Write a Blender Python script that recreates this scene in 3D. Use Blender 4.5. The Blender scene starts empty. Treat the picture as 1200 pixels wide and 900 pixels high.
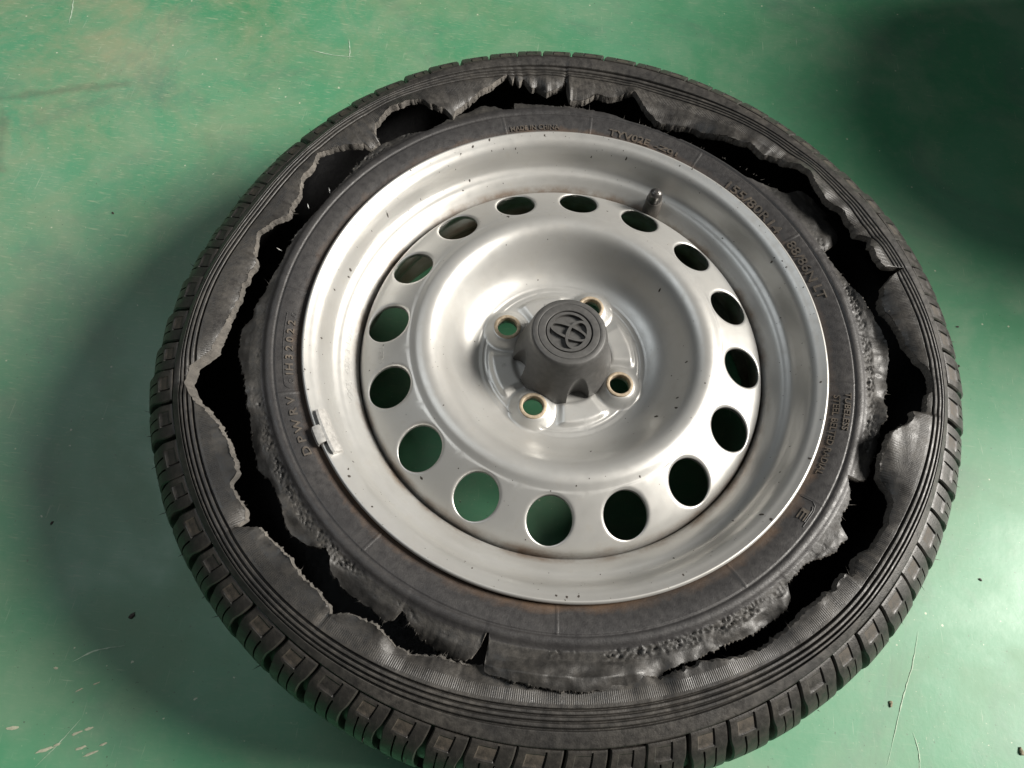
import bpy, bmesh, math, random
import numpy as np
from mathutils import Matrix, Vector, noise

PI = math.pi
R = math.radians
scn = bpy.context.scene
col = scn.collection

# ------------------------------------------------------------------ camera
cd = bpy.data.cameras.new('camera')
cam = bpy.data.objects.new('camera', cd)
col.objects.link(cam)
cam.location = (-0.03906, -0.27038, 0.62760)
cam.rotation_euler = (0.428968, -0.057067, 0.115171)
cd.sensor_width = 36.0
cd.lens = 26.1
cd.clip_start = 0.01
cd.clip_end = 100
scn.camera = cam

# ------------------------------------------------------------------ world and lamps
w = bpy.data.worlds.new('World')
scn.world = w
w.use_nodes = True
w.node_tree.nodes['Background'].inputs[0].default_value = (0.70, 0.74, 0.76, 1)
w.node_tree.nodes['Background'].inputs[1].default_value = 0.04


def area_lamp(name, az, el, dist, size, power, color, target=(0, 0, 0.1)):
    ld = bpy.data.lights.new(name, 'AREA')
    ld.shape = 'DISK'
    ld.size = size
    ld.energy = power
    ld.color = color
    o = bpy.data.objects.new(name, ld)
    col.objects.link(o)
    d = Vector((math.cos(R(az)) * math.cos(R(el)), math.sin(R(az)) * math.cos(R(el)), math.sin(R(el))))
    o.location = Vector(target) + d * dist
    o.rotation_euler = d.to_track_quat('Z', 'Y').to_euler()
    return o


area_lamp('key_lamp', 9, 36, 5.0, 2.0, 600, (1.0, 0.955, 0.885))
area_lamp('fill_lamp', 165, 60, 1.9, 1.0, 6.5, (0.90, 0.96, 1.0))

scn.view_settings.view_transform = 'Standard'
scn.view_settings.look = 'None'
scn.view_settings.exposure = 0.18
scn.view_settings.gamma = 1.0
scn.view_settings.use_curve_mapping = False
scn.render.resolution_x = 1024
scn.render.resolution_y = 768


# ------------------------------------------------------------------ helpers
def link(name, me, parent=None, label=None, cat=None, group=None, kind=None):
    o = bpy.data.objects.new(name, me)
    col.objects.link(o)
    if parent:
        o.parent = parent
    if label:
        o['label'] = label
    if cat:
        o['category'] = cat
    if group:
        o['group'] = group
    if kind:
        o['kind'] = kind
    return o


def mesh(name, verts, faces, mats, midx=None, smooth=True, uv=None):
    me = bpy.data.meshes.new(name)
    v = np.asarray(verts, dtype=float)
    me.from_pydata(v.tolist(), [], faces if isinstance(faces, list) else faces.tolist())
    for m in (mats if isinstance(mats, (list, tuple)) else [mats]):
        me.materials.append(m)
    if midx is not None:
        me.polygons.foreach_set('material_index', np.asarray(midx, dtype=np.int32))
    if smooth:
        me.polygons.foreach_set('use_smooth', np.ones(len(me.polygons), dtype=bool))
    me.update()
    return me


def weld(me, d=1e-6, recalc=True):
    b = bmesh.new()
    b.from_mesh(me)
    bmesh.ops.remove_doubles(b, verts=b.verts, dist=d)
    if recalc:
        bmesh.ops.recalc_face_normals(b, faces=b.faces)
    b.to_mesh(me)
    b.free()
    return me


def catmull(pts, n):
    """smooth polyline through pts, n samples per span"""
    P = [np.array(p, float) for p in pts]
    P = [2 * P[0] - P[1]] + P + [2 * P[-1] - P[-2]]
    out = []
    for i in range(1, len(P) - 2):
        a, b, c, d = P[i - 1:i + 3]
        for k in range(n):
            t = k / n
            out.append(0.5 * (2 * b + (c - a) * t + (2 * a - 5 * b + 4 * c - d) * t * t + (3 * b - a - 3 * c + d) * t ** 3))
    out.append(P[-2])
    return np.array(out)


def lathe(prof, n, closed=False, mats=None, name='lathe'):
    prof = np.asarray(prof)
    m = len(prof)
    a = np.arange(n) * 2 * PI / n
    V = np.zeros((n, m, 3))
    V[:, :, 0] = np.cos(a)[:, None] * prof[None, :, 0]
    V[:, :, 1] = np.sin(a)[:, None] * prof[None, :, 0]
    V[:, :, 2] = prof[None, :, 1]
    F = []
    for j in range(n):
        k = (j + 1) % n
        for i in range(m if closed else m - 1):
            i2 = (i + 1) % m
            F.append((j * m + i, j * m + i2, k * m + i2, k * m + i))
    return weld(mesh(name, V.reshape(-1, 3), F, mats))


def sstep(x, a, b):
    t = np.clip((np.asarray(x, float) - a) / (b - a), 0, 1)
    return t * t * (3 - 2 * t)


def rng(seed):
    return np.random.RandomState(seed)


# ------------------------------------------------------------------ materials
def nodes_mat(name):
    m = bpy.data.materials.new(name)
    m.use_nodes = True
    nt = m.node_tree
    b = nt.nodes['Principled BSDF']
    return m, nt, b


def N(nt, typ, **kw):
    n = nt.nodes.new(typ)
    for k, v in kw.items():
        if k.startswith('i_'):
            key = k[2:]
            key = int(key) if key.isdigit() else key.replace('_', ' ')
            n.inputs[key].default_value = v
        else:
            setattr(n, k, v)
    return n


def ramp(nt, src, stops):
    r = nt.nodes.new('ShaderNodeValToRGB')
    e = r.color_ramp.elements
    while len(e) < len(stops):
        e.new(0.5)
    for el, (p, c) in zip(e, stops):
        el.position = p
        el.color = (c, c, c, 1) if isinstance(c, (int, float)) else (*c, 1)
    nt.links.new(src, r.inputs[0])
    return r.outputs[0]


def tnoise(nt, vec, scale, detail=4, rough=0.55, dist=0.0):
    n = N(nt, 'ShaderNodeTexNoise')
    n.inputs['Scale'].default_value = scale
    n.inputs['Detail'].default_value = detail
    n.inputs['Roughness'].default_value = rough
    n.inputs['Distortion'].default_value = dist
    nt.links.new(vec, n.inputs['Vector'])
    return n.outputs[0]


def mix(nt, fac, a, b, mode='MIX'):
    n = N(nt, 'ShaderNodeMix', data_type='RGBA', blend_type=mode)
    n.clamp_factor = True
    for sock, v in ((n.inputs[0], fac), (n.inputs[6], a), (n.inputs[7], b)):
        if isinstance(v, (int, float)):
            sock.default_value = v
        elif isinstance(v, tuple):
            sock.default_value = (*v, 1)
        else:
            nt.links.new(v, sock)
    return n.outputs[2]


def mth(nt, op, a, b=None, c=None):
    n = N(nt, 'ShaderNodeMath', operation=op)
    for i, v in enumerate((a, b, c)):
        if v is None:
            continue
        if isinstance(v, (int, float)):
            n.inputs[i].default_value = v
        else:
            nt.links.new(v, n.inputs[i])
    return n.outputs[0]


def mrange(nt, v, a, b, c=0.0, d=1.0):
    n = N(nt, 'ShaderNodeMapRange')
    nt.links.new(v, n.inputs[0])
    for i, x in enumerate((a, b, c, d)):
        n.inputs[1 + i].default_value = x
    return n.outputs[0]


def wheel_coords(nt):
    """object position, radius from the axle and angle round it, height"""
    g = N(nt, 'ShaderNodeTexCoord')
    s = N(nt, 'ShaderNodeSeparateXYZ')
    nt.links.new(g.outputs['Object'], s.inputs[0])
    x, y, z = s.outputs
    rr = mth(nt, 'SQRT', mth(nt, 'ADD', mth(nt, 'MULTIPLY', x, x), mth(nt, 'MULTIPLY', y, y)))
    ang = mth(nt, 'ARCTAN2', y, x)
    return g.outputs['Object'], rr, ang, z


def bump(nt, b, height, strength, distance):
    n = N(nt, 'ShaderNodeBump')
    n.inputs['Strength'].default_value = strength
    n.inputs['Distance'].default_value = distance
    nt.links.new(height, n.inputs['Height'])
    nt.links.new(n.outputs[0], b.inputs['Normal'])
    return n


def rubber(name, base=(0.030, 0.029, 0.028), dust=(0.105, 0.095, 0.082), dust_amt=0.55, brown=False,
           rough=0.62, serr=False, tornness=0.0):
    m, nt, b = nodes_mat(name)
    vec, rr, ang, z = wheel_coords(nt)
    n1 = tnoise(nt, vec, 26, 6, 0.6)
    n2 = tnoise(nt, vec, 210, 5, 0.65)
    n3 = tnoise(nt, vec, 900, 3, 0.7)
    d1 = ramp(nt, n1, [(0.36, 0.0), (0.72, 1.0)])
    d2 = ramp(nt, n2, [(0.35, 0.25), (0.70, 1.0)])
    f = mth(nt, 'MULTIPLY', mth(nt, 'MULTIPLY', d1, d2), dust_amt)
    f = mth(nt, 'ADD', f, mth(nt, 'MULTIPLY', d2, dust_amt * 0.18))
    c = mix(nt, f, base, dust)
    # pale pin-point grit
    sp = ramp(nt, n3, [(0.735, 0.0), (0.76, 1.0)])
    c = mix(nt, mth(nt, 'MULTIPLY', sp, 0.55), c, (0.30, 0.28, 0.25))
    if brown:
        nb = tnoise(nt, vec, 55, 5, 0.65, 0.6)
        k = mth(nt, 'ADD', rr, mth(nt, 'MULTIPLY', nb, -0.016))
        mask = mrange(nt, k, 0.1865, 0.1945, 1.0, 0.0)
        nbb = ramp(nt, tnoise(nt, vec, 11, 3, 0.5), [(0.35, 0.25), (0.62, 1.0)])
        mask = mth(nt, 'MULTIPLY', mask, nbb)
        c = mix(nt, mth(nt, 'MULTIPLY', mask, 0.55), c, (0.150, 0.088, 0.048))
    nt.links.new(c, b.inputs['Base Color'])
    rg = mrange(nt, n2, 0.3, 0.75, rough - 0.14, rough + 0.16)
    nt.links.new(rg, b.inputs['Roughness'])
    b.inputs['Specular IOR Level'].default_value = 0.42
    h = mth(nt, 'ADD', mth(nt, 'MULTIPLY', n2, 0.5), mth(nt, 'MULTIPLY', n3, 0.5))
    if serr:
        uvn = N(nt, 'ShaderNodeUVMap', uv_map='polar')
        us = N(nt, 'ShaderNodeSeparateXYZ')
        nt.links.new(uvn.outputs[0], us.inputs[0])
        u, v = us.outputs[0], us.outputs[1]      # u = angle in radians, v = distance out on the sidewall (m)
        sw = mth(nt, 'SINE', mth(nt, 'MULTIPLY', u, 1250.0))
        band = mth(nt, 'MULTIPLY', mrange(nt, v, 0.2470, 0.2478), mrange(nt, v, 0.2540, 0.2546, 1.0, 0.0))
        sw = mth(nt, 'MULTIPLY', sw, band)
        # ply cords telegraphing through the torn flap
        band2 = mth(nt, 'MULTIPLY', mrange(nt, v, 0.2300, 0.2320), mrange(nt, v, 0.2385, 0.2400, 1.0, 0.0))
        sw2 = mth(nt, 'MULTIPLY', mth(nt, 'SINE', mth(nt, 'MULTIPLY', u, 900.0)), band2)
        h = mth(nt, 'ADD', h, mth(nt, 'MULTIPLY', mth(nt, 'ADD', sw, mth(nt, 'MULTIPLY', sw2, 0.3)), 0.22))
    bump(nt, b, h, 0.55 + 0.3 * tornness, 0.0006 + 0.0012 * tornness)
    return m


M_rubber = rubber('sidewall_rubber', base=(0.0155, 0.015, 0.0148), dust=(0.115, 0.103, 0.087), dust_amt=0.48, serr=True, rough=0.47)
M_bead = rubber('bead_rubber', base=(0.025, 0.024, 0.0245), dust=(0.080, 0.072, 0.064), dust_amt=0.24, brown=True, rough=0.47)
M_tread = rubber('tread_rubber', base=(0.016, 0.0155, 0.015), dust=(0.105, 0.089, 0.071), dust_amt=0.48, rough=0.46)
M_pad = rubber('dusty_pad_rubber', base=(0.020, 0.019, 0.0175), dust=(0.155, 0.120, 0.085), dust_amt=0.68)
M_torn = rubber('torn_rubber', base=(0.060, 0.056, 0.051), dust=(0.22, 0.20, 0.175), dust_amt=0.8, rough=0.85, tornness=1.0)
M_crumb = rubber('crumbled_rubber', base=(0.017, 0.0165, 0.016), dust=(0.105, 0.094, 0.079), dust_amt=0.42, rough=0.58, tornness=0.1)
M_letter = rubber('raised_letter_rubber', base=(0.040, 0.035, 0.030), dust=(0.145, 0.115, 0.085), dust_amt=0.7, brown=True, rough=0.6)
M_flap = rubber('torn_flap_rubber', base=(0.018, 0.0175, 0.017), dust=(0.095, 0.085, 0.072), dust_amt=0.36, rough=0.48)
M_liner = rubber('inner_liner_rubber', base=(0.012, 0.012, 0.013), dust=(0.03, 0.03, 0.03), dust_amt=0.3)


def silver(name):
    m, nt, b = nodes_mat(name)
    vec, rr, ang, z = wheel_coords(nt)
    n1 = tnoise(nt, vec, 18, 5, 0.6)
    n2 = tnoise(nt, vec, 120, 5, 0.6)
    n3 = tnoise(nt, vec, 2600, 2, 0.5)
    c = mix(nt, ramp(nt, n1, [(0.35, 0.0), (0.7, 1.0)]), (0.465, 0.462, 0.445), (0.442, 0.433, 0.410))
    dirt = ramp(nt, n2, [(0.56, 0.0), (0.80, 1.0)])
    c = mix(nt, mth(nt, 'MULTIPLY', dirt, 0.25), c, (0.34, 0.30, 0.24))
    # rust weeping at the seam where the disc meets the well
    seam = mth(nt, 'MULTIPLY', mrange(nt, rr, 0.1535, 0.1575), mrange(nt, rr, 0.1615, 0.1650, 1.0, 0.0))
    rs = mth(nt, 'MULTIPLY', seam, ramp(nt, tnoise(nt, vec, 40, 5, 0.7), [(0.42, 0.0), (0.66, 1.0)]))
    c = mix(nt, mth(nt, 'MULTIPLY', rs, 0.7), c, (0.20, 0.13, 0.08))
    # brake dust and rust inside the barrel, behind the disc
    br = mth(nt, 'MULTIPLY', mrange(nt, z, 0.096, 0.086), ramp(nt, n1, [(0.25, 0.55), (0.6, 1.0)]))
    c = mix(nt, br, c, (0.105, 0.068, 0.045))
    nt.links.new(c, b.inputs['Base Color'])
    b.inputs['Metallic'].default_value = 0.56
    rg = mrange(nt, n2, 0.3, 0.8, 0.36, 0.45)
    nt.links.new(rg, b.inputs['Roughness'])
    bump(nt, b, n3, 0.25, 0.00012)
    return m


M_silver = silver('silver_paint')


def plain(name, c, rough=0.5, metal=0.0, var=0.25, scale=150, bstr=0.3, bd=0.0003):
    m, nt, b = nodes_mat(name)
    g = N(nt, 'ShaderNodeTexCoord')
    n = tnoise(nt, g.outputs['Object'], scale, 5, 0.6)
    lo = tuple(x * (1 - var) for x in c)
    hi = tuple(min(1, x * (1 + var)) for x in c)
    nt.links.new(mix(nt, ramp(nt, n, [(0.3, 0.0), (0.7, 1.0)]), lo, hi), b.inputs['Base Color'])
    b.inputs['Roughness'].default_value = rough
    b.inputs['Metallic'].default_value = metal
    bump(nt, b, n, bstr, bd)
    return m


M_cap = plain('grey_plastic', (0.060, 0.0585, 0.056), 0.52, 0, 0.22, 260, 0.35, 0.0003)
M_brass = plain('bare_lug_seat', (0.34, 0.275, 0.195), 0.6, 0.2, 0.35, 300)
M_valve = plain('valve_rubber', (0.085, 0.078, 0.070), 0.6)
M_chrome = plain('valve_cap_metal', (0.13, 0.125, 0.12), 0.30, 0.7, 0.3)
M_zinc = plain('zinc_weight', (0.40, 0.39, 0.37), 0.55, 0.4, 0.2, 400, 0.4)
M_dirt = plain('tar_specks', (0.035, 0.028, 0.022), 0.7, 0, 0.4, 600)
M_wire = plain('steel_cord', (0.62, 0.60, 0.56), 0.35, 0.6, 0.2)
M_grit = plain('floor_grit', (0.16, 0.14, 0.09), 0.8, 0, 0.4, 700)
M_scratch = plain('scratched_paint', (0.36, 0.46, 0.35), 0.7, 0, 0.2, 500)
M_chip = plain('chipped_paint_concrete', (0.33, 0.34, 0.25), 0.85, 0, 0.25, 500)


def floor_mat():
    m, nt, b = nodes_mat('green_floor_paint')
    g = N(nt, 'ShaderNodeTexCoord')
    v = g.outputs['Object']
    big = tnoise(nt, v, 2.6, 5, 0.55, 0.4)
    mid = tnoise(nt, v, 9.0, 6, 0.62, 0.3)
    fine = tnoise(nt, v, 70, 5, 0.65)
    c = mix(nt, ramp(nt, big, [(0.38, 0.0), (0.62, 1.0)]), (0.044, 0.200, 0.094), (0.092, 0.254, 0.146))
    # worn and dusty patches
    c = mix(nt, mth(nt, 'MULTIPLY', ramp(nt, mid, [(0.47, 0.0), (0.66, 1.0)]), 0.42), c, (0.185, 0.265, 0.175))
    # dusty drift towards the far left corner of the bay
    s = N(nt, 'ShaderNodeSeparateXYZ')
    nt.links.new(v, s.inputs[0])
    far = mth(nt, 'ADD', mth(nt, 'MULTIPLY', s.outputs[0], -0.75), mth(nt, 'MULTIPLY', s.outputs[1], 0.66))
    drift = mth(nt, 'MULTIPLY', mrange(nt, far, 0.28, 0.66), ramp(nt, tnoise(nt, v, 12, 6, 0.7, 0.5), [(0.40, 0.0), (0.66, 1.0)]))
    c = mix(nt, mth(nt, 'MULTIPLY', drift, 0.75), c, (0.260, 0.255, 0.160))
    # short scuffs: noise pulled out along two directions
    for rot, sc, amt in ((0.5, (520, 26, 1), 0.5), (-0.35, (30, 560, 1), 0.35), (1.1, (700, 40, 1), 0.35)):
        mp = N(nt, 'ShaderNodeMapping')
        nt.links.new(v, mp.inputs[0])
        mp.inputs['Rotation'].default_value = (0, 0, rot)
        mp.inputs['Scale'].default_value = sc
        sn = tnoise(nt, mp.outputs[0], 1.0, 2, 0.5)
        sm = ramp(nt, sn, [(0.70, 0.0), (0.76, 1.0)])
        sm = mth(nt, 'MULTIPLY', sm, mth(nt, 'MULTIPLY', ramp(nt, mid, [(0.38, 0.0), (0.6, 1.0)]), amt))
        c = mix(nt, sm, c, (0.42, 0.47, 0.36))
    # grey rubbed-in grime
    c = mix(nt, mth(nt, 'MULTIPLY', ramp(nt, tnoise(nt, v, 5.2, 6, 0.7, 0.8), [(0.52, 0.0), (0.72, 1.0)]), 0.5), c, (0.085, 0.125, 0.103))
    c = mix(nt, mth(nt, 'MULTIPLY', ramp(nt, fine, [(0.5, 0.0), (0.8, 1.0)]), 0.16), c, (0.26, 0.31, 0.23))
    # pale flecks and dark specks
    fl = tnoise(nt, v, 165, 2, 0.5)
    c = mix(nt, mth(nt, 'MULTIPLY', ramp(nt, fl, [(0.755, 0.0), (0.775, 1.0)]), 0.75), c, (0.50, 0.52, 0.40))
    fl2 = tnoise(nt, v, 420, 2, 0.5)
    dens = ramp(nt, tnoise(nt, v, 4.0, 3, 0.5), [(0.42, 0.0), (0.6, 1.0)])
    c = mix(nt, mth(nt, 'MULTIPLY', mth(nt, 'MULTIPLY', ramp(nt, fl2, [(0.715, 0.0), (0.735, 1.0)]), 0.55), dens), c, (0.42, 0.45, 0.33))
    c = mix(nt, mth(nt, 'MULTIPLY', ramp(nt, tnoise(nt, v, 330, 2, 0.5), [(0.27, 1.0), (0.29, 0.0)]), 0.6), c, (0.05, 0.06, 0.045))
    # rubbed scuffs, dense in the dusty corner
    for rot, sc, amt in ((0.25, (60, 420, 1), 0.55), (0.9, (90, 520, 1), 0.45), (-0.5, (75, 600, 1), 0.35)):
        mp = N(nt, 'ShaderNodeMapping')
        nt.links.new(v, mp.inputs[0])
        mp.inputs['Rotation'].default_value = (0, 0, rot)
        mp.inputs['Scale'].default_value = sc
        sm = ramp(nt, tnoise(nt, mp.outputs[0], 1.0, 3, 0.6), [(0.60, 0.0), (0.72, 1.0)])
        sm = mth(nt, 'MULTIPLY', mth(nt, 'MULTIPLY', sm, amt), mrange(nt, far, 0.05, 0.55, 0.15, 1.0))
        c = mix(nt, sm, c, (0.34, 0.38, 0.26))
    vo = N(nt, 'ShaderNodeTexVoronoi')
    vo.inputs['Scale'].default_value = 75
    nt.links.new(v, vo.inputs['Vector'])
    vs = N(nt, 'ShaderNodeSeparateXYZ')
    nt.links.new(vo.outputs['Color'], vs.inputs[0])
    dot = mth(nt, 'MULTIPLY', mrange(nt, vo.outputs['Distance'], 0.05, 0.09, 1.0, 0.0), mth(nt, 'GREATER_THAN', vs.outputs[0], 0.90))
    c = mix(nt, mth(nt, 'MULTIPLY', dot, 0.8), c, (0.50, 0.50, 0.38))
    # greyer round patch left of the wheel
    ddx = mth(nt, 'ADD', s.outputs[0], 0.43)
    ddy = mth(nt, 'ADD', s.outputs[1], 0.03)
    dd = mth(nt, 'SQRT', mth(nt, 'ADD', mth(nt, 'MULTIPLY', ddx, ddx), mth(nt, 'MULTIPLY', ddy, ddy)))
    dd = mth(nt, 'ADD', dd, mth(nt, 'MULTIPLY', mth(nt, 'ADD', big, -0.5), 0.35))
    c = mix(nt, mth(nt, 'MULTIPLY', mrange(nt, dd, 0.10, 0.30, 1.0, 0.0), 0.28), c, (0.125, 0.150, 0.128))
    # two old rubber smears
    for (ax_, ay_), (bx_, by_), wd in (((-0.66, 0.262), (-0.50, 0.320), 0.007), ((-0.612, 0.262), (-0.583, 0.185), 0.007)):
        ll = (bx_ - ax_) ** 2 + (by_ - ay_) ** 2
        px, py = mth(nt, 'ADD', s.outputs[0], -ax_), mth(nt, 'ADD', s.outputs[1], -ay_)
        tq = mth(nt, 'ADD', mth(nt, 'MULTIPLY', px, (bx_ - ax_) / ll), mth(nt, 'MULTIPLY', py, (by_ - ay_) / ll))
        tq = mth(nt, 'MINIMUM', mth(nt, 'MAXIMUM', tq, 0.0), 1.0)
        ex, ey = mth(nt, 'SUBTRACT', px, mth(nt, 'MULTIPLY', tq, bx_ - ax_)), mth(nt, 'SUBTRACT', py, mth(nt, 'MULTIPLY', tq, by_ - ay_))
        ds = mth(nt, 'SQRT', mth(nt, 'ADD', mth(nt, 'MULTIPLY', ex, ex), mth(nt, 'MULTIPLY', ey, ey)))
        ds = mth(nt, 'ADD', ds, mth(nt, 'MULTIPLY', mth(nt, 'ADD', tnoise(nt, v, 28, 5, 0.75), -0.5), 0.030))
        c = mix(nt, mth(nt, 'MULTIPLY', mrange(nt, ds, 0.0, wd, 1.0, 0.0), 0.38), c, (0.085, 0.090, 0.070))
    nt.links.new(c, b.inputs['Base Color'])
    nt.links.new(mrange(nt, mid, 0.3, 0.7, 0.36, 0.60), b.inputs['Roughness'])
    b.inputs['Specular IOR Level'].default_value = 0.5
    h = mth(nt, 'ADD', mth(nt, 'MULTIPLY', fine, 0.6), mth(nt, 'MULTIPLY', mid, 1.2))
    h = mth(nt, 'ADD', h, mth(nt, 'MULTIPLY', tnoise(nt, v, 260, 3, 0.6), 0.3))
    bump(nt, b, h, 0.14, 0.0010)
    return m


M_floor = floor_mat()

# ------------------------------------------------------------------ floor
fl = bpy.data.meshes.new('floor')
fl.from_pydata([(-8, -8, 0), (8, -8, 0), (8, 8, 0), (-8, 8, 0)], [], [(0, 1, 2, 3)])
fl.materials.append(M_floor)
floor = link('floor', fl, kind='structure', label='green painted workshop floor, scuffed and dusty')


def ribbon(pts, width, z, rs):
    V, F = [], []
    P = catmull(pts, 8)
    for i, q in enumerate(P):
        t = P[min(i + 1, len(P) - 1)] - P[max(i - 1, 0)]
        t = t / np.linalg.norm(t)
        nn = np.array([-t[1], t[0]])
        wd = width * (0.35 + 0.9 * rs.rand()) * min(1, 0.15 + 3 * min(i, len(P) - 1 - i) / len(P))
        o = rs.randn() * width * 0.15
        for s_ in (-1, 1):
            q2 = q + nn * (s_ * wd / 2 + o)
            V.append((q2[0], q2[1], z))
        if i:
            k = 2 * i
            F.append((k - 2, k - 1, k + 1, k))
    return V, F


rs = rng(5)
SCRATCHES = [([(0.325, -0.158), (0.317, -0.186), (0.306, -0.213), (0.289, -0.262)], 0.0009),
             ([(0.312, -0.236), (0.315, -0.250), (0.314, -0.266)], 0.0008),
             ([(-0.345, -0.262), (-0.330, -0.252), (-0.310, -0.246)], 0.0011),
             ([(-0.60, 0.440), (-0.594, 0.418), (-0.590, 0.396)], 0.0013),
             ([(-0.315, 0.405), (-0.290, 0.402), (-0.262, 0.403)], 0.0012),
             ([(-0.275, 0.43), (-0.270, 0.412), (-0.268, 0.398)], 0.0012),
             ([(-0.325, -0.300), (-0.335, -0.318), (-0.346, -0.335)], 0.0006)]
for pts, wd in SCRATCHES:
    V, F = ribbon(pts, wd, 0.0004, rs)
    link('paint_scratch', mesh('paint_scratch', V, F, M_scratch, smooth=False), floor)


def blob(cx, cy, rx, ry, rot, z, rs, n=12, h=0.0003):
    V, F = [(cx, cy, z + h)], []
    for k in range(n):
        a = 2 * PI * k / n
        s_ = 0.65 + 0.6 * rs.rand()
        x, y = rx * s_ * math.cos(a), ry * s_ * math.sin(a)
        V.append((cx + x * math.cos(rot) - y * math.sin(rot), cy + x * math.sin(rot) + y * math.cos(rot), z))
    for k in range(n):
        F.append((0, 1 + k, 1 + (k + 1) % n))
    return V, F


CHIPS = [(-0.343, -0.323, 0.0065, 0.0013, 0.5), (-0.336, -0.319, 0.0030, 0.0009, 0.5), (-0.325, -0.310, 0.0040, 0.0010, 0.5), (-0.317, -0.306, 0.0030, 0.0010, 0.4),
         (-0.318, -0.319, 0.0045, 0.0009, 0.45), (-0.310, -0.322, 0.0050, 0.0010, 0.5), (-0.372, -0.312, 0.0050, 0.0016, 0.2), (-0.303, -0.315, 0.0025, 0.0008, 0.5),
         (-0.356, -0.268, 0.0016, 0.0010, 0.0), (-0.333, -0.281, 0.0030, 0.0006, 0.6), (-0.322, -0.275, 0.0028, 0.0006, 0.5)]
for c_ in CHIPS:
    V, F = blob(*c_, 0.0004, rs)
    link('paint_chip', mesh('paint_chip', V, F, M_chip, smooth=False), floor)

# ------------------------------------------------------------------ the wheel: measured shape of the tear
DRA= [9.2, 5.4, 1.0, 0.9, 0.9, -1.3, -0.6, 1.1, 1.9, 2.8, 1.2, -0.9, 6.6, 10.8, 11.8, 12.6, 9.1, 4.4, -0.0, -0.9, 0.4, 2.9, 2.4, 6.1]
DRB= [2.8, 2.7, 2.1, -2.1, -1.1, 0.1, 1.3, 1.7, -0.9, -3.0, -4.8, -5.4, -1.6, 5.8, 6.0, 5.8, 3.5, 3.5, 2.8, 1.5, -0.7, -2.0, -1.4, -0.9]
DZA= [4.0, 4.6, 4.1, 1.4, -2.0, -7.0, -7.0, -5.5, -3.7, -4.3, -6.3, -6.2, -3.0, -0.8, 0.0, 0.0, -1.2, -3.0, -4.8, -3.6, -1.5, 0.3, 1.3, 2.5]
DZB= [4.0, 5.2, 5.6, 4.4, 3.0, 2.5, 2.0, 1.0, 0.0, -3.8, -6.3, -6.2, -3.0, -0.8, 0.0, 0.0, -1.2, -3.0, -4.8, -3.6, -1.5, 0.3, 1.3, 2.5]
E_OUT = [(178.6,244.6), (181.8,244.0), (185.1,248.2), (188.1,252.1), (191.6,256.8), (192.7,262.8), (194.3,271.0), (197.0,274.6), (199.4,270.8), (202.2,261.1), (205.1,254.4),
    (208.4,249.9), (211.8,249.8), (214.1,250.7), (215.0,256.7), (216.8,257.0), (219.7,255.4), (220.8,259.0), (220.9,266.4), (223.0,253.8), (226.4,251.0), (230.0,249.1),
    (231.5,250.7), (235.6,250.6), (239.2,252.6), (239.4,255.4), (242.2,247.3), (245.2,245.0), (247.7,247.2), (249.4,249.4), (251.8,249.1), (254.0,245.4), (255.5,242.8),
    (257.7,242.9), (261.4,240.6), (266.4,239.7), (272.7,240.2), (278.9,240.3), (285.1,240.8), (288.5,243.8), (291.0,242.8), (294.6,242.1), (297.8,245.9), (300.6,248.2),
    (304.1,249.0), (306.6,248.6), (309.6,247.4), (313.0,245.5), (315.7,246.5), (318.0,248.4), (321.2,247.1), (321.5,251.6), (322.6,252.4), (323.9,249.2), (326.0,249.2),
    (327.2,252.7), (330.5,253.0), (332.6,253.3), (336.5,250.8), (337.9,245.8), (339.3,237.4), (342.9,234.3), (346.5,235.2), (348.4,240.8), (349.9,249.3), (352.3,250.6),
    (352.6,259.7), (355.3,261.6), (357.0,265.6), (359.3,266.4), (361.0,264.2), (362.1,258.5), (364.4,254.4), (368.2,249.6), (370.8,247.2), (373.4,244.0), (376.8,249.4),
    (378.4,259.6), (379.4,272.9), (379.6,254.5), (380.4,251.1), (382.4,250.3), (384.7,251.1), (386.3,259.3), (388.1,250.9), (390.0,252.5), (392.3,251.2), (395.8,245.7),
    (398.9,245.4), (402.4,250.6), (405.9,249.9), (409.5,248.8), (411.9,242.1), (416.2,240.8), (420.4,237.9), (425.3,234.3), (427.4,236.2), (431.8,229.7), (435.3,227.3),
    (439.0,235.9), (441.3,248.3), (443.5,245.3), (445.6,240.7), (449.3,241.4), (451.0,234.0), (454.5,231.9), (455.0,240.6), (455.2,254.1), (455.9,248.3), (459.2,240.3),
    (461.2,247.2), (462.5,245.2), (463.9,255.5), (465.0,249.7), (465.5,258.0), (466.3,251.1), (466.8,259.5), (470.7,250.4), (473.1,245.2), (476.6,238.3), (479.8,232.0),
    (480.8,225.3), (482.0,234.2), (484.7,239.7), (485.1,246.7), (488.0,251.5), (491.9,252.1), (495.7,249.0), (497.2,242.4), (497.3,234.2), (500.1,232.6), (500.2,239.8),
    (501.1,238.7), (503.1,245.7), (505.6,251.6), (508.5,255.4), (511.7,249.8), (514.7,249.4), (517.6,241.1), (519.6,242.3), (522.4,237.8), (525.7,244.0), (528.7,249.5),
    (531.7,247.0), (534.1,241.5), (538.2,243.8)]
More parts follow.
